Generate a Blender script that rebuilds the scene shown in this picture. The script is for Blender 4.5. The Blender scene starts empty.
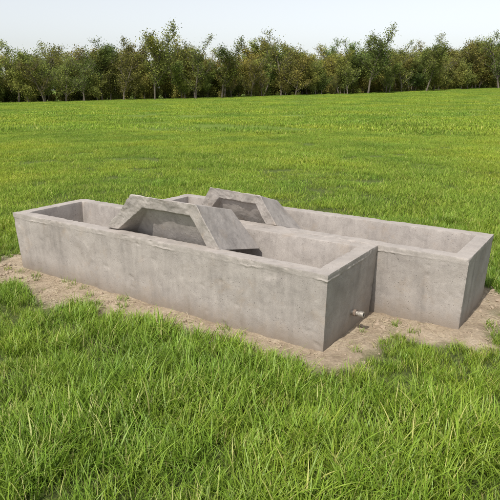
import bpy, bmesh, math, random
import numpy as np
from mathutils import Vector, Matrix, noise
random.seed(7); rng=np.random.default_rng(7)
scene=bpy.context.scene
def N3(x,y,z,s=1.0): return noise.noise(Vector((x*s,y*s,z*s)))

# ---------------------------------------------------------------- frame of the troughs
S=Vector((-0.8305,0.557,0)); W=Vector((0.557,0.8305,0)); O=Vector((0.499,3.327,0))
def tw(s,w,z): return O+S*s+W*w+Vector((0,0,z))
HT=0.56
A=(0.0,3.37,0.0,0.86); B=(-0.67,2.62,0.868,1.715)

# ---------------------------------------------------------------- camera
PITCH=math.radians(16.25); FPX=549.0; CH=1.7
cam=bpy.data.cameras.new("camera"); cob=bpy.data.objects.new("camera",cam); scene.collection.objects.link(cob)
cam.sensor_width=36; cam.lens=FPX/500*36; cam.clip_end=5000; cam.clip_start=0.05
cob.location=(0,0,CH); cob.rotation_euler=(math.pi/2-PITCH,0,0); scene.camera=cob

# ---------------------------------------------------------------- materials helpers
def mat(name):
    m=bpy.data.materials.new(name); m.use_nodes=True; nt=m.node_tree; nt.nodes.clear()
    out=nt.nodes.new('ShaderNodeOutputMaterial'); return m,nt,out
def nd(nt,t,**k):
    n=nt.nodes.new(t)
    for a,b in k.items(): setattr(n,a,b)
    return n
def noise_n(nt,vec,scale,detail=6,rough=.6,dist=0):
    n=nd(nt,'ShaderNodeTexNoise'); n.inputs['Scale'].default_value=scale; n.inputs['Detail'].default_value=detail
    n.inputs['Roughness'].default_value=rough; n.inputs['Distortion'].default_value=dist
    nt.links.new(vec,n.inputs['Vector']); return n.outputs['Fac']
def ramp(nt,fac,stops):
    r=nd(nt,'ShaderNodeValToRGB'); e=r.color_ramp.elements
    while len(e)<len(stops): e.new(0.5)
    for i,(p,c) in enumerate(stops):
        e[i].position=p; e[i].color=(c if isinstance(c,tuple) else (c,c,c))+(1,) 
    nt.links.new(fac,r.inputs['Fac']); return r.outputs['Color']
def mix(nt,f,a,b,mode='MIX'):
    m=nd(nt,'ShaderNodeMix',data_type='RGBA',blend_type=mode)
    for sock,v in ((m.inputs[0],f),(m.inputs[6],a),(m.inputs[7],b)):
        if isinstance(v,(int,float)): sock.default_value=v
        elif isinstance(v,tuple): sock.default_value=v+(1,)
        else: nt.links.new(v,sock)
    return m.outputs[2]
def math_n(nt,op,a,b=None,c=None):
    m=nd(nt,'ShaderNodeMath',operation=op)
    for i,v in enumerate((a,b,c)):
        if v is None: continue
        if isinstance(v,(int,float)): m.inputs[i].default_value=v
        else: nt.links.new(v,m.inputs[i])
    return m.outputs[0]
def maprange(nt,v,a,b,c=0,d=1):
    m=nd(nt,'ShaderNodeMapRange'); nt.links.new(v,m.inputs[0])
    for i,x in enumerate((a,b,c,d)): m.inputs[i+1].default_value=x
    return m.outputs[0]

def concrete(name,base):
    m,nt,out=mat(name); geo=nd(nt,'ShaderNodeNewGeometry'); P=geo.outputs['Position']
    b=nd(nt,'ShaderNodeBsdfPrincipled'); b.inputs['Roughness'].default_value=.9; b.inputs['Specular IOR Level'].default_value=.2
    big=noise_n(nt,P,1.8,6,.62,.8); med=noise_n(nt,P,9,8,.7,.3); fine=noise_n(nt,P,150,4,.7)
    mp=nd(nt,'ShaderNodeMapping'); mp.inputs['Scale'].default_value=(10,10,1.0); nt.links.new(P,mp.inputs['Vector'])
    streak=noise_n(nt,mp.outputs[0],1,6,.65)
    def sc(k): return tuple(x*k for x in base)
    c=ramp(nt,big,[(.3,sc(.83)),(.5,sc(1.0)),(.72,sc(1.12))])
    c=mix(nt,1.0,c,ramp(nt,med,[(.3,.80),(.5,1.0),(.7,1.12)]),'MULTIPLY')
    c=mix(nt,1.0,c,ramp(nt,streak,[(.32,.83),(.5,1.0),(.75,1.07)]),'MULTIPLY')
    c=mix(nt,1.0,c,ramp(nt,fine,[(.3,.82),(.6,1.06)]),'MULTIPLY')
    st=noise_n(nt,P,3.1,9,.74,1.0)
    c=mix(nt,maprange(nt,st,.51,.66,0,.42),c,(base[0]*.68,base[1]*.655,base[2]*.62))
    st2=noise_n(nt,P,5.3,7,.7,.5)
    c=mix(nt,maprange(nt,st2,.56,.72,0,.4),c,(base[0]*.95,base[1]*.82,base[2]*.66))
    v=nd(nt,'ShaderNodeTexVoronoi'); v.inputs['Scale'].default_value=42; nt.links.new(P,v.inputs['Vector'])
    hole=math_n(nt,'MULTIPLY',maprange(nt,v.outputs['Distance'],.10,.16,1,0),maprange(nt,noise_n(nt,P,7,3),.46,.56))
    c=mix(nt,math_n(nt,'MULTIPLY',hole,.6),c,sc(.4))
    at=nd(nt,'ShaderNodeAttribute',attribute_name='mortar')
    c=mix(nt,math_n(nt,'MULTIPLY',at.outputs['Fac'],.40),c,(base[0]*1.27,base[1]*1.27,base[2]*1.26))
    sp=nd(nt,'ShaderNodeSeparateXYZ'); nt.links.new(P,sp.inputs[0])
    zz=math_n(nt,'ADD',sp.outputs[2],math_n(nt,'MULTIPLY',math_n(nt,'SUBTRACT',med,.5),-.30))
    c=mix(nt,maprange(nt,zz,.0,.15,.6,0),c,(.20,.155,.11))
    nt.links.new(c,b.inputs['Base Color'])
    hgt=math_n(nt,'ADD',math_n(nt,'MULTIPLY',med,.5),math_n(nt,'ADD',math_n(nt,'MULTIPLY',fine,.28),math_n(nt,'MULTIPLY',hole,-.6)))
    bp=nd(nt,'ShaderNodeBump'); bp.inputs['Strength'].default_value=.55; bp.inputs['Distance'].default_value=.010
    nt.links.new(hgt,bp.inputs['Height']); nt.links.new(bp.outputs[0],b.inputs['Normal'])
    nt.links.new(b.outputs[0],out.inputs[0]); return m
M_CON=concrete("concrete",(.36,.325,.298)); M_CON2=concrete("concrete_slab",(.38,.345,.317))

def leafy(name,root,tip,dry,transl=.3,patch=.35,hue=.013,val=(.72,1.28),gloss=.03,oval=0.):
    m,nt,out=mat(name)
    t=nd(nt,'ShaderNodeAttribute',attribute_name='t').outputs['Fac']; r=nd(nt,'ShaderNodeAttribute',attribute_name='r').outputs['Fac']
    oi=nd(nt,'ShaderNodeObjectInfo').outputs['Random']
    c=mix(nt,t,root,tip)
    c=mix(nt,maprange(nt,r,.86,.97,0,.8),c,dry)
    P=nd(nt,'ShaderNodeNewGeometry').outputs['Position']
    n=noise_n(nt,P,patch,3,.6)
    c=mix(nt,1.0,c,ramp(nt,n,[(.32,(.70,.80,.85)),(.5,(1,1,1)),(.68,(1.28,1.14,.95))]),'MULTIPLY')
    if oval:
        rr=math_n(nt,'FRACT',math_n(nt,'MULTIPLY',oi,17.3))
        c=mix(nt,1.0,c,ramp(nt,rr,[(0.,1-oval),(1.,1+oval)]),'MULTIPLY')
    hs=nd(nt,'ShaderNodeHueSaturation'); nt.links.new(c,hs.inputs['Color'])
    nt.links.new(maprange(nt,oi,0,1,.5-hue,.5+hue),hs.inputs['Hue']); nt.links.new(maprange(nt,r,0,1,*val),hs.inputs['Value'])
    d=nd(nt,'ShaderNodeBsdfDiffuse'); nt.links.new(hs.outputs[0],d.inputs[0])
    tr=nd(nt,'ShaderNodeBsdfTranslucent'); nt.links.new(hs.outputs[0],tr.inputs[0])
    ms=nd(nt,'ShaderNodeMixShader'); ms.inputs[0].default_value=transl
    nt.links.new(d.outputs[0],ms.inputs[1]); nt.links.new(tr.outputs[0],ms.inputs[2]); last=ms
    if gloss:
        g=nd(nt,'ShaderNodeBsdfGlossy'); g.inputs['Roughness'].default_value=.45; g.inputs['Color'].default_value=(.8,.9,.7,1)
        m2=nd(nt,'ShaderNodeMixShader'); m2.inputs[0].default_value=gloss
        nt.links.new(ms.outputs[0],m2.inputs[1]); nt.links.new(g.outputs[0],m2.inputs[2]); last=m2
    nt.links.new(last.outputs[0],out.inputs[0]); return m
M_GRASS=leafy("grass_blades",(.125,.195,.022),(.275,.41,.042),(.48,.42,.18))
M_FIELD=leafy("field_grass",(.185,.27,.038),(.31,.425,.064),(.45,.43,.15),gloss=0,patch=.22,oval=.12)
M_LEAF=leafy("spring_leaves",(.14,.15,.045),(.30,.32,.08),(.24,.16,.08),patch=.09,hue=.04,val=(.5,1.35),gloss=0,oval=.4)
def simple(name,c,rough=.9,sc=20,var=.3):
    m,nt,out=mat(name); P=nd(nt,'ShaderNodeTexCoord').outputs['Object']
    b=nd(nt,'ShaderNodeBsdfPrincipled'); b.inputs['Roughness'].default_value=rough
    n=noise_n(nt,P,sc,6,.65)
    nt.links.new(ramp(nt,n,[(.3,tuple(x*(1-var) for x in c)),(.7,tuple(x*(1+var) for x in c))]),b.inputs['Base Color'])
    bp=nd(nt,'ShaderNodeBump'); bp.inputs['Strength'].default_value=.4; bp.inputs['Distance'].default_value=.01
    nt.links.new(n,bp.inputs['Height']); nt.links.new(bp.outputs[0],b.inputs['Normal'])
    nt.links.new(b.outputs[0],out.inputs[0]); return m,b
M_BARK,_=simple("bark",(.15,.125,.10),.95,6); M_CLOD,_=simple("clod",(.38,.30,.22),.95,40)
M_STRAW,_=simple("straw",(.54,.46,.31),.7,30,.2)
M_PIPE,pb=simple("galvanised_pipe",(.36,.33,.29),.55,60,.35); pb.inputs['Metallic'].default_value=.5
M_RUST,_=simple("weathered_fitting",(.20,.15,.115),.75,80,.5)

def mesh_obj(name,verts,faces,mats,attrs=None,smooth=True,parent=None,link=True):
    me=bpy.data.meshes.new(name); me.from_pydata([tuple(v) for v in verts],[],faces)
    for m in mats: me.materials.append(m)
    if attrs:
        for k,v in attrs.items():
            a=me.attributes.new(k,'FLOAT','POINT'); a.data.foreach_set('value',np.asarray(v,dtype=np.float32))
    if smooth: me.polygons.foreach_set('use_smooth',[True]*len(me.polygons))
    ob=bpy.data.objects.new(name,me)
    if link: scene.collection.objects.link(ob)
    if parent: ob.parent=parent
    return ob

# ---------------------------------------------------------------- ground
def H(x,y):
    k=max(-.010,min(.026,.0044+.00022*x)); r=max(0,min(y,190)-25)
    z=k*r*(1 if r>20 else r/20)
    far=min(1,max(0,(abs(x)+abs(y)-9)/20))
    z+=far*.10*N3(x,y,0,.09)
    return z
def local(x,y):
    q=Vector((x,y,0))-O; return q.dot(S),q.dot(W)
def rect_d(s,w,R):
    dx=max(R[0]-s,s-R[1],0); dy=max(R[2]-w,w-R[3],0); return math.hypot(dx,dy)
def dirt(x,y):
    if not(-6<x<6 and 0<y<10): return 0.
    s,w=local(x,y)
    d=min(rect_d(s,w,A),rect_d(s,w,B))
    R=.24+.12*max(0,min(1,(s-.2)/1.8))+.07*max(0,min(1,(s-1.8)/1.2))
    if s<0 and w<.9: R=.25
    if w>1.2 and s>-.3: R=.08
    if s>3.3: R=.42
    R+=.14*N3(x,y,3,2.1)+.12*N3(x,y,8,6)+.07*N3(x,y,8,17)
    return max(0,min(1,(R-d)/.20+.5))
def inside(x,y,m=0.0):
    s,w=local(x,y)
    return rect_d(s,w,A)<=m or rect_d(s,w,B)<=m
def axis(a,b,st,lo,hi,g=1.16):
    c=list(np.arange(a,b,st)); x=a; d=st; L=[]
    while x>lo: d*=g; x-=d; L.append(x)
    x=c[-1]; d=st; R=[]
    while x<hi: d*=g; x+=d; R.append(x)
    return L[::-1]+c+R
xs=axis(-4.6,4.2,.03,-2500,2500); ys=axis(1.4,8.0,.03,-600,4000)
V=[];D=[]
for y in ys:
    for x in xs:
        m=dirt(x,y); near=1 if (abs(x)<6 and 0<y<10) else 0
        z=H(x,y)
        if near: z+=(.014*N3(x,y,1,3.5)+.010*N3(x,y,2,11)+.007*N3(x,y,5,26))*(.35+.65*m)
        V.append((x,y,z)); D.append(m)
nx=len(xs); F=[(j*nx+i,j*nx+i+1,(j+1)*nx+i+1,(j+1)*nx+i) for j in range(len(ys)-1) for i in range(nx-1)]
m,nt,out=mat("ground_soil_and_turf"); P=nd(nt,'ShaderNodeNewGeometry').outputs['Position']
b=nd(nt,'ShaderNodeBsdfPrincipled'); b.inputs['Roughness'].default_value=.95; b.inputs['Specular IOR Level'].default_value=.15
n1=noise_n(nt,P,6,8,.7,.5); n2=noise_n(nt,P,60,6,.75); n3=noise_n(nt,P,1.7,4)
soil=ramp(nt,n1,[(.3,(.28,.215,.15)),(.5,(.42,.335,.24)),(.7,(.54,.45,.335))])
soil=mix(nt,1.0,soil,ramp(nt,n2,[(.3,.55),(.55,1.0),(.75,1.2)]),'MULTIPLY')
soil=mix(nt,maprange(nt,n3,.5,.75,0,.4),soil,(.26,.20,.14))
gn=noise_n(nt,P,.35,6,.6); gf=noise_n(nt,P,14,7,.8)
turf=ramp(nt,gn,[(.3,(.145,.22,.032)),(.5,(.18,.265,.04)),(.7,(.225,.305,.05))])
turf=mix(nt,1.0,turf,ramp(nt,gf,[(.3,.35),(.5,.75),(.7,1.1)]),'MULTIPLY')
sepn=nd(nt,'ShaderNodeSeparateXYZ'); nt.links.new(P,sepn.inputs[0])
thatch=ramp(nt,noise_n(nt,P,45,5,.8),[(.35,(.03,.045,.012)),(.5,(.075,.10,.025)),(.7,(.19,.19,.07))])
turf=mix(nt,maprange(nt,sepn.outputs[1],8,28,0,1),thatch,turf)
dm=nd(nt,'ShaderNodeAttribute',attribute_name='dirt').outputs['Fac']
nt.links.new(mix(nt,dm,turf,soil),b.inputs['Base Color'])
bp=nd(nt,'ShaderNodeBump'); bp.inputs['Strength'].default_value=.9; bp.inputs['Distance'].default_value=.02
nt.links.new(math_n(nt,'ADD',math_n(nt,'MULTIPLY',n2,.5),n1),bp.inputs['Height']); nt.links.new(bp.outputs[0],b.inputs['Normal'])
nt.links.new(b.outputs[0],out.inputs[0])
mesh_obj("ground",V,F,[m],{'dirt':D})

# ---------------------------------------------------------------- troughs
def lin(a,b,step,edge=(.003,.008,.018)):
    L=abs(b-a); e=[0]+[x for x in edge]; n=max(1,int((L-2*edge[-1])/step))
    mid=list(np.linspace(edge[-1],L-edge[-1],n+1))[1:-1]
    t=e+mid+[L-x for x in reversed(edge)]+[L]
    return [a+(b-a)*x/L for x in t]
def build_trough(name,R,seed):
    s0,s1,w0,w1=R; taper=.028; wall=.115; zb=-.05; zf=.13
    su=[ (x-s0)/(s1-s0) for x in lin(s0,s1,.012)]; wu=[(x-w0)/(w1-w0) for x in lin(w0,w1,.012)]
    def ring(ins):
        a0,a1,b0,b1=s0+ins,s1-ins,w0+ins,w1-ins; r=[]
        r+=[(a0+(a1-a0)*u,b0) for u in su[:-1]]
        r+=[(a1,b0+(b1-b0)*u) for u in wu[:-1]]
        r+=[(a1-(a1-a0)*(1-u),b1) for u in reversed(su[1:])]
        r+=[(a0,b0+(b1-b0)*u) for u in reversed(wu[1:])]
        return r
    levels=[]
    zl=[z for z in lin(zb,HT,.012) if z<HT-.09]+list(np.linspace(HT-.09,HT-.012,20))+[HT-.007,HT-.003,HT]
    for z in zl: levels.append((taper*(1-(z-zb)/(HT-zb)),z,'o'))
    for q in lin(0,wall,.012)[1:]: levels.append((q,HT,'t'))
    for z in lin(HT,zf,.016)[1:]: levels.append((wall+.045*(HT-z)/(HT-zf),z,'i'))
    vs=[];faces=[];kinds=[];n=None
    for k,(ins,z,kd) in enumerate(levels):
        r=ring(ins); n=len(r)
        for (s,w) in r: vs.append((s,w,z)); kinds.append((kd,ins))
        if k:
            o=(k-1)*n
            for i in range(n):
                j=(i+1)%n; faces.append((o+i,o+n+i,o+n+j,o+j))
    ins=wall+.045; a0,a1,b0,b1=s0+ins,s1-ins,w0+ins,w1-ins
    base=len(vs); last=base-n
    A_,B_=len(su),len(wu); idx={}
    for i in range(A_):
        for j in range(B_):
            if j==0: idx[i,j]=last+i
            elif i==A_-1: idx[i,j]=last+(A_-1)+j
            elif j==B_-1: idx[i,j]=last+(A_-1)+(B_-1)+(A_-1-i)
            elif i==0: idx[i,j]=last+2*(A_-1)+(B_-1)+(B_-1-j)
            else:
                idx[i,j]=len(vs); vs.append((a0+(a1-a0)*su[i],b0+(b1-b0)*wu[j],zf)); kinds.append(('f',0))
    for i in range(A_-1):
        for j in range(B_-1):
            faces.append((idx[i,j],idx[i,j+1],idx[i+1,j+1],idx[i+1,j]))
    me=bpy.data.meshes.new(name); me.from_pydata([tuple(tw(*v)) for v in vs],[],faces)
    bm=bmesh.new(); bm.from_mesh(me); bmesh.ops.recalc_face_normals(bm,faces=bm.faces); bm.normal_update(); bm.verts.ensure_lookup_table()
    t=next(i for i,kd in enumerate(kinds) if kd[0]=='t' and .03<kd[1]<.08)
    if bm.verts[t].normal.z<0: bmesh.ops.reverse_faces(bm,faces=bm.faces); bm.normal_update()
    mort=[0.]*len(vs); new=[]
    for i,v in enumerate(bm.verts):
        s,w,z=vs[i]; kd,ins=kinds[i]; p=v.co; nn=v.normal.copy()
        S3=lambda k,o=0: N3(s+seed,w+o,z,k)
        d=.0016*S3(2.0)+.0008*S3(11)+.0008*S3(38)
        de=1.
        if kd=='o':
            e1=HT-z; cs=min(s-s0-ins,s1-ins-s); cw=min(w-w0-ins,w1-ins-w); e2=max(cs,cw)
            de=min(e1,e2)
        elif kd=='t':
            lo=min(s-s0,s1-s,w-w0,w1-w); de=min(lo,abs(wall-lo))
        elif kd=='i': de=HT-z
        ch=max(0,S3(6,5)-.34)*.05+max(0,S3(26,9)-.22)*.016
        d-=math.exp(-de/.006)*(.0012+min(.011,ch))
        if kd=='o':
            tt=HT-z; L=.046+.006*S3(2.2,11)+.004*S3(9,13)+.009*S3(28,15)+.005*S3(70,2)
            k=max(0,min(1,(L-tt)/.006+.5)) 
            br=max(0,min(1,.30+2.4*S3(5,21)))
            bead=math.exp(-((tt-L+.005)/.006)**2)*br
            d+=.0012*k+.0036*bead*(1+1.3*S3(45,3))+.0012*k*S3(60,8)
            mort[i]=min(1,k*.40+bead*.8)
            d-=max(0,S3(5,33)-.5)*.03+max(0,S3(19,37)-.45)*.018
        elif kd=='t': mort[i]=.5+.4*S3(6)
        new.append(p+nn*d)
    for v,c in zip(bm.verts,new): v.co=c
    bm.to_mesh(me); bm.free()
    me.materials.append(M_CON)
    a=me.attributes.new('mortar','FLOAT','POINT'); a.data.foreach_set('value',mort)
    me.polygons.foreach_set('use_smooth',[True]*len(me.polygons)); me.set_sharp_from_angle(angle=math.radians(50))
    ob=bpy.data.objects.new(name,me); scene.collection.objects.link(ob); return ob
TA=build_trough("concrete_trough",A,0.); TB=build_trough("concrete_trough",B,13.7)

# ---------------------------------------------------------------- folded broken slabs: thick lid with a shallow, undercut broken face
def build_slab(name,fo,fi,ri,bo,seed):
    bm=bmesh.new(); vs={}
    for nm,L in (('fo',fo),('fi',fi),('ri',ri),('bo',bo)):
        for i,p in enumerate(L): vs[nm,i]=bm.verts.new(tw(*p))
    g=lambda *k:bm.faces.new([vs[x] for x in k])
    for i in range(3):
        g(('fo',i),('fo',i+1),('fi',i+1),('fi',i))
        g(('fo',i),('bo',i),('bo',i+1),('fo',i+1)); g(('fi',i),('fi',i+1),('ri',i+1),('ri',i))
    g(('ri',0),('ri',1),('ri',2),('ri',3)); g(('bo',0),('bo',1),('bo',2),('bo',3))
    g(('fo',0),('fi',0),('ri',0),('bo',0)); g(('ri',0),('ri',3),('bo',3),('bo',0)); g(('ri',3),('fi',3),('fo',3),('bo',3))
    bmesh.ops.recalc_face_normals(bm,faces=bm.faces)
    bmesh.ops.bevel(bm,geom=list(bm.edges),offset=.003,segments=1,affect='EDGES')
    for _ in range(7):
        es=[e for e in bm.edges if e.calc_length()>.011]
        if not es: break
        bmesh.ops.subdivide_edges(bm,edges=es,cuts=1,use_grid_fill=True)
    bmesh.ops.triangulate(bm,faces=[f for f in bm.faces if len(f.verts)>4])
    bm.normal_update()
    fw=sum(p[1] for p in fo)/4
    mv=[]
    for v in bm.verts:
        c=v.co; q=c-O; w=q.dot(W)
        ends=math.exp(-max(0,w-fw)/.035)
        x,y,z=c.x+seed,c.y,c.z
        r=noise.ridged_multi_fractal(Vector((x*7,y*7,z*7)),.9,2.,4,1.,2.) 
        d=.0025*N3(x,y,z,5)+.0015*N3(x,y,z,16)+.0012*N3(x,y,z,45)
        d+=ends*(.006*N3(x,y,z,8)+.0045*N3(x,y,z,22)+.003*N3(x,y,z,55)+.002*(r-1.2))
        mv.append(c+v.normal*d+W*(ends*.016*N3(x,y,z,6)))
    for v,c in zip(bm.verts,mv): v.co=c
    me=bpy.data.meshes.new(name); bm.to_mesh(me); bm.free(); me.materials.append(M_CON2)
    me.polygons.foreach_set('use_smooth',[True]*len(me.polygons)); me.set_sharp_from_angle(angle=math.radians(30))
    ob=bpy.data.objects.new(name,me); scene.collection.objects.link(ob); return ob
build_slab("concrete_slab",
 [(2.12,.07,.575),(1.79,.05,.89),(1.14,.07,.88),(.92,.08,.56)],
 [(2.00,.08,.57),(1.70,.08,.79),(1.21,.09,.785),(1.05,.09,.555)],
 [(1.98,.27,.50),(1.68,.13,.775),(1.23,.13,.765),(1.07,.25,.49)],
 [(2.16,.69,.40),(1.88,.60,.745),(1.21,.63,.735),(.96,.69,.42)],0.)
build_slab("concrete_slab",
 [(1.88,.96,.55),(1.67,.94,.835),(1.13,.95,.81),(.97,.96,.565)],
 [(1.77,.96,.55),(1.59,.96,.745),(1.19,.96,.73),(1.08,.96,.56)],
 [(1.75,1.10,.50),(1.57,.99,.73),(1.21,.99,.715),(1.10,1.10,.50)],
 [(1.97,1.38,.42),(1.70,1.30,.72),(1.19,1.34,.70),(.93,1.38,.44)],5.)

# ---------------------------------------------------------------- outlet pipe on the end face
def tube(bm,p0,p1,r0,r1,seg=20,cap=True,mi=0):
    ax=(p1-p0).normalized(); u=ax.orthogonal().normalized(); v=ax.cross(u)
    a=[bm.verts.new(p0+(u*math.cos(2*math.pi*i/seg)+v*math.sin(2*math.pi*i/seg))*r0) for i in range(seg)]
    b=[bm.verts.new(p1+(u*math.cos(2*math.pi*i/seg)+v*math.sin(2*math.pi*i/seg))*r1) for i in range(seg)]
    fs=[bm.faces.new((a[i],a[(i+1)%seg],b[(i+1)%seg],b[i])) for i in range(seg)]
    if cap: fs.append(bm.faces.new(b)); fs.append(bm.faces.new(a[::-1]))
    for f in fs: f.material_index=mi; f.smooth=len(f.verts)==4
pw,pz=.46,.145
bm=bmesh.new()
tube(bm,tw(.06,pw,pz),tw(-.070,pw,pz),.017,.017,20,False,0)
tube(bm,tw(.01,pw,pz),tw(-.070,pw,pz),.0130,.0130,20,False,1)
tube(bm,tw(-.002,pw,pz),tw(-.022,pw,pz),.028,.028,6,True,1)
tube(bm,tw(-.046,pw,pz),tw(-.078,pw,pz),.0225,.0225,20,False,0)
tube(bm,tw(-.046,pw,pz),tw(-.0461,pw,pz),.0225,.017,20,False,0)
tube(bm,tw(-.078,pw,pz),tw(-.0781,pw,pz),.0225,.0130,20,False,0)
me=bpy.data.meshes.new("outlet_pipe"); bm.to_mesh(me); bm.free(); me.materials.append(M_PIPE); me.materials.append(M_RUST)
ob=bpy.data.objects.new("outlet_pipe",me); scene.collection.objects.link(ob)

# ---------------------------------------------------------------- scatter by geometry nodes
def scatter(name,pts,rots,scl,idx,objs):
    col=bpy.data.collections.new(name+"_kinds")
    for o in objs: col.objects.link(o)
    me=bpy.data.meshes.new(name); me.from_pydata([tuple(p) for p in pts],[],[])
    a=me.attributes.new('rot','FLOAT_VECTOR','POINT'); a.data.foreach_set('vector',np.asarray(rots,dtype=np.float32).ravel())
    a=me.attributes.new('scl','FLOAT','POINT'); a.data.foreach_set('value',np.asarray(scl,dtype=np.float32))
    a=me.attributes.new('idx','INT','POINT'); a.data.foreach_set('value',np.asarray(idx,dtype=np.int32))
    ob=bpy.data.objects.new(name,me); scene.collection.objects.link(ob)
    ng=bpy.data.node_groups.new(name+"_scatter",'GeometryNodeTree')
    ng.interface.new_socket("Geometry",in_out='INPUT',socket_type='NodeSocketGeometry'); ng.interface.new_socket("Geometry",in_out='OUTPUT',socket_type='NodeSocketGeometry')
    gi=ng.nodes.new('NodeGroupInput'); go=ng.nodes.new('NodeGroupOutput'); ip=ng.nodes.new('GeometryNodeInstanceOnPoints')
    ci=ng.nodes.new('GeometryNodeCollectionInfo'); ci.inputs['Collection'].default_value=col; ci.inputs['Separate Children'].default_value=True; ci.inputs['Reset Children'].default_value=True
    ip.inputs['Pick Instance'].default_value=True
    def na(n,t):
        x=ng.nodes.new('GeometryNodeInputNamedAttribute'); x.data_type=t; x.inputs['Name'].default_value=n; return x.outputs['Attribute']
    L=ng.links.new
    L(gi.outputs[0],ip.inputs['Points']); L(ci.outputs[0],ip.inputs['Instance']); L(na('idx','INT'),ip.inputs['Instance Index'])
    L(na('rot','FLOAT_VECTOR'),ip.inputs['Rotation']); L(na('scl','FLOAT'),ip.inputs['Scale']); L(ip.outputs[0],go.inputs[0])
    md=ob.modifiers.new("scatter",'NODES'); md.node_group=ng; return ob

def blades(name,n,rad,hmin,hmax,wd,seg=3,lean=.6,matl=None):
    vs=[];fs=[];T=[];Rr=[]
    for _ in range(n):
        a=random.random()*6.283; r=rad*math.sqrt(random.random()); x,y=r*math.cos(a),r*math.sin(a)
        h=random.uniform(hmin,hmax)*(1 if random.random()<.85 else 1.25); az=random.random()*6.283; ln=random.uniform(.1,lean)*h*1.2
        dx,dy=math.cos(az),math.sin(az); pa=az+math.pi/2+random.uniform(-.6,.6); px,py=math.cos(pa),math.sin(pa)
        w=wd*random.uniform(.6,1.25); rr=random.random(); o=len(vs); droop=random.uniform(0,.35)
        for k in range(seg+1):
            t=k/seg; c=t**1.8; zz=h*(t-droop*t**3); ww=w*(1-t**1.7)*.5 if k else w*.35
            bx,by=x+dx*ln*c,y+dy*ln*c
            if k<seg:
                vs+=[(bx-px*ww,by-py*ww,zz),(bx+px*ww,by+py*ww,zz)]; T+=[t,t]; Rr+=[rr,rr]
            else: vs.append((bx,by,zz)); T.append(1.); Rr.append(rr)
        for k in range(seg-1): fs.append((o+2*k,o+2*k+1,o+2*k+3,o+2*k+2))
        fs.append((o+2*seg-2,o+2*seg-1,o+2*seg))
    return mesh_obj(name,vs,fs,[matl or M_GRASS],{'t':T,'r':Rr},link=False)
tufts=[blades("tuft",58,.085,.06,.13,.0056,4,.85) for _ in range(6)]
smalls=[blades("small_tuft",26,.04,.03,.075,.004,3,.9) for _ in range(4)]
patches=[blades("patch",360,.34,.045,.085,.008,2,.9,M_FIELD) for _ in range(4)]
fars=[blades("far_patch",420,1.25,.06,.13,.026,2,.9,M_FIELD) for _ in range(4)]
P_=[];R_=[];S_=[];I_=[]
def add(x,y,z,s,i,tilt=.12):
    P_.append((x,y,z)); R_.append((random.gauss(0,tilt),random.gauss(0,tilt),random.random()*6.283)); S_.append(s); I_.append(i)
y0,y1=1.2,7.2
for _ in range(int((y1-y0)*11*180)):
    y=random.uniform(y0,y1); x=random.uniform(-5.5,5.5)
    if abs(x)>.62*y+1.2: continue
    dm_=dirt(x,y)
    if inside(x,y,.04): continue
    s,w=local(x,y)
    if dm_>.45: continue
    sc=(.84+.50*N3(x,y,6,1.1)+.45*N3(x,y,6,4))*(1.18 if (w<-.2 and s>-1.2) else .88)
    sc*=random.uniform(.75,1.2)*(1-.6*dm_)
    add(x,y,H(x,y)-.004,max(.55,sc),random.randrange(6))
for _ in range(11000):
    x=random.uniform(-4.5,3.5); y=random.uniform(2.2,7)
    m_=dirt(x,y)
    if m_<.2 or inside(x,y,.012): continue
    pr=max(0,N3(x,y,9,3.2)-.0)*1.5*(1.2-m_*.85)
    if random.random()<pr+.02: add(x,y,H(x,y)-.003,random.uniform(.45,1.3),6+random.randrange(4))
for _ in range(int(17*34*12)):
    y=random.uniform(6.9,24); x=random.uniform(-17,17)
    if abs(x)>.62*y+2.5: continue
    add(x,y,H(x,y)-.005,random.uniform(.75,1.2)*(1+.5*N3(x,y,2,.5)+.35*N3(x,y,2,1.6)),10+random.randrange(4),.03)
for _ in range(9500):
    y=23+ (random.random()**.75)*125; x=random.uniform(-1,1)*(.66*y+6)
    if y>86+(x+45)*.56+6: continue
    add(x,y,H(x,y)-.01,random.uniform(.7,1.4)*(1+.5*N3(x,y,2,.12)),14+random.randrange(4),.02)
objs=tufts+smalls+patches+fars
for i,o in enumerate(objs): o.name="k%02d_%s"%(i,o.name)
scatter("grass",P_,R_,S_,I_,objs)

# ---------------------------------------------------------------- clods and straw on the dirt
def clod(i):
    bm=bmesh.new(); bmesh.ops.create_icosphere(bm,subdivisions=2,radius=1)
    for v in bm.verts: v.co*=1+.45*N3(v.co.x+i*7,v.co.y,v.co.z,1.1)+.15*N3(v.co.x,v.co.y+i,v.co.z,3.); v.co.z*=.65
    me=bpy.data.meshes.new("clod"); bm.to_mesh(me); bm.free(); me.materials.append(M_CLOD)
    return bpy.data.objects.new("c%02d"%i,me)
P_=[];R_=[];S_=[];I_=[]
for _ in range(28000):
    x=random.uniform(-4.6,3.6); y=random.uniform(2.2,7)
    if dirt(x,y)<.25 or inside(x,y,.01): continue
    if random.random()>.65+.9*N3(x,y,12,4): continue
    add(x,y,H(x,y)+.002,min(.019,.0021/(random.random()+.08)),random.randrange(5),.5)
scatter("gravel",P_,R_,S_,I_,[clod(i) for i in range(5)])
def straw(i):
    vs=[];fs=[]
    n=5; L=random.uniform(.03,.10); bend=random.uniform(-.3,.3); w=.0013
    for k in range(n+1):
        t=k/n-.5; x=t*L; y=bend*L*t*t*2
        for a in range(3): vs.append((x,y+w*math.cos(a*2.09),w+w*math.sin(a*2.09)))
    for k in range(n):
        for a in range(3): fs.append((k*3+a,k*3+(a+1)%3,k*3+3+(a+1)%3,k*3+3+a))
    return mesh_obj("s%02d"%i,vs,fs,[M_STRAW],link=False)
P_=[];R_=[];S_=[];I_=[]
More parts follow.
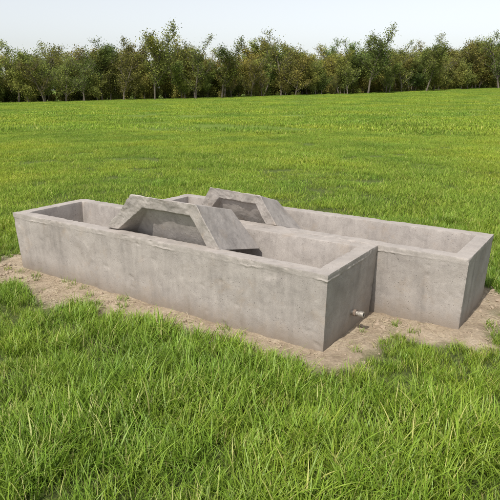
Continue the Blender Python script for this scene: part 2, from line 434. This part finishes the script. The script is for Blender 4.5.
for _ in range(22000):
    x=random.uniform(-4.6,3.6); y=random.uniform(2.2,7)
    if dirt(x,y)<.08 or inside(x,y,.01): continue
    if random.random()>.5+1.2*N3(x,y,17,2.5): continue
    add(x,y,H(x,y)+.006,random.uniform(.6,1.4),random.randrange(8),.15)
scatter("straw",P_,R_,S_,I_,[straw(i) for i in range(8)])

# ---------------------------------------------------------------- trees
def tree(i,h,leafn,shrub=False):
    vs=[];fs=[];T=[];R=[];mi=[]
    def tb(p,q,r0,r1,k=5):
        ax=(q-p).normalized(); u=ax.orthogonal().normalized(); v=ax.cross(u); o=len(vs)
        for c,r in ((p,r0),(q,r1)):
            for a in range(k):
                vs.append(tuple(c+(u*math.cos(a*6.283/k)+v*math.sin(a*6.283/k))*r)); T.append(0); R.append(.5)
        for a in range(k): fs.append((o+a,o+(a+1)%k,o+k+(a+1)%k,o+k+a)); mi.append(1)
    tips=[]
    def grow(p,d,L,r,lv):
        n=3
        for k in range(n):
            d=(d+Vector((random.gauss(0,.13),random.gauss(0,.13),random.gauss(.03,.08)))).normalized()
            q=p+d*L/n; tb(p,q,r*(1-k/n*.5),r*(1-(k+1)/n*.5),6 if lv==0 else 4); p=q
            if lv>=1: tips.append((q,lv))
            if lv<3 and (lv>0 or k>=0):
                for _ in range(3 if lv==0 else 2):
                    a=random.random()*6.283; up=random.uniform(.2,.9)
                    nd_=(Vector((math.cos(a),math.sin(a),up))*.9+d*.5).normalized()
                    grow(p-d*L/n*random.random()*(.8 if k or lv else .5),nd_,L*random.uniform(.36,.58)*(1 if lv==0 else .8),r*.45,lv+1)
    if shrub:
        for _ in range(7):
            a=random.random()*6.283; grow(Vector((random.gauss(0,.8),random.gauss(0,.6),0)),Vector((math.cos(a)*.5,math.sin(a)*.5,1)).normalized(),h*.6,.03,2)
    else:
        grow(Vector((0,0,-.2)),Vector((0,0,1)),h*.76,.017*h,0)
    per=max(1,leafn//len(tips))
    for (p,lv) in tips:
        cr=random.random(); sp=random.uniform(.25,.6)*(h/9)**.5
        for _ in range(per if random.random()<.85 else 1):
            c=p+Vector((random.gauss(0,sp),random.gauss(0,sp),random.gauss(0,sp*.8)))
            if c.z<.05: continue
            s=random.uniform(.07,.18)*(1.25 if h>6 else 1)
            n=Vector((random.gauss(0,1),random.gauss(0,1),random.gauss(.5,1))).normalized(); u=n.orthogonal().normalized(); v=n.cross(u)
            o=len(vs)
            for (a,b_) in ((-1,0),(0,-.6),(1,0),(0,.6)): vs.append(tuple(c+u*a*s+v*b_*s))
            rr=.05+.5*cr+.4*random.random(); T.extend([cr]*4); R.extend([rr]*4)
            fs.append((o,o+1,o+2,o+3)); mi.append(0)
    ob=mesh_obj("tree%02d"%i,vs,fs,[M_LEAF,M_BARK],{'t':T,'r':R},smooth=False,link=False)
    ob.data.polygons.foreach_set('material_index',mi); return ob
kinds=[tree(i,h,n) for i,(h,n) in enumerate([(11,7500),(13,8500),(9,6000),(14,9000),(12,2600),(10,6500),(13,5000)])]+[tree(7+i,3.6,2600,True) for i in range(3)]
P_=[];R_=[];S_=[];I_=[]
for row in range(7):
    x=-110.
    while x<190:
        yb=86+(x+45)*.56
        if x<-45: yb=86+(x+45)*.25
        xx=x+random.uniform(-1,1); y=yb+row*4.2+random.uniform(-3,3)+4*N3(x,row,0,.07)
        sc=random.uniform(.46,.86)*(.86+.20*max(0,min(1,(x+45)/110)))*(1+.28*N3(x,3,1,.09))*(1.0 if row<3 else 1.08)
        add(xx,y,H(xx,y)-.1,sc,random.randrange(7),.07)
        if random.random()<(.35 if row==0 else .9): add(xx+random.uniform(-2,2),y+random.uniform(-1,2),H(xx,y)-.05,random.uniform(.4,1.1)*(.5 if row==0 else 1),7+random.randrange(3),.05)
        x+=random.choice((random.uniform(.7,2.0),random.uniform(2.0,5.5)))
scatter("treeline",P_,R_,S_,I_,kinds)

# ---------------------------------------------------------------- light
az=Vector((-.54,-.842,0)); EL=math.radians(52)
sd=Vector((az.x*math.cos(EL),az.y*math.cos(EL),math.sin(EL)))
sun=bpy.data.lights.new("sun",'SUN'); sun.energy=4.1; sun.angle=math.radians(.6); sun.color=(1,.95,.87)
so=bpy.data.objects.new("sun",sun); scene.collection.objects.link(so); so.rotation_euler=sd.to_track_quat('Z','Y').to_euler(); so.location=(0,0,30)
w=bpy.data.worlds.new("World"); scene.world=w; w.use_nodes=True; nt=w.node_tree
sky=nt.nodes.new('ShaderNodeTexSky'); sky.sky_type='NISHITA'; sky.sun_disc=False; sky.sun_elevation=EL; sky.sun_rotation=math.atan2(sd.x,sd.y)
sky.dust_density=1.5; sky.air_density=1.0; sky.ozone_density=1.0
hz=nt.nodes.new('ShaderNodeHueSaturation'); hz.inputs['Saturation'].default_value=.28; hz.inputs['Value'].default_value=1.2
nt.links.new(sky.outputs[0],hz.inputs['Color']); nt.links.new(hz.outputs[0],nt.nodes['Background'].inputs[0]); nt.nodes['Background'].inputs[1].default_value=.145
scene.view_settings.view_transform='Standard'; scene.view_settings.look='None'; scene.view_settings.exposure=0
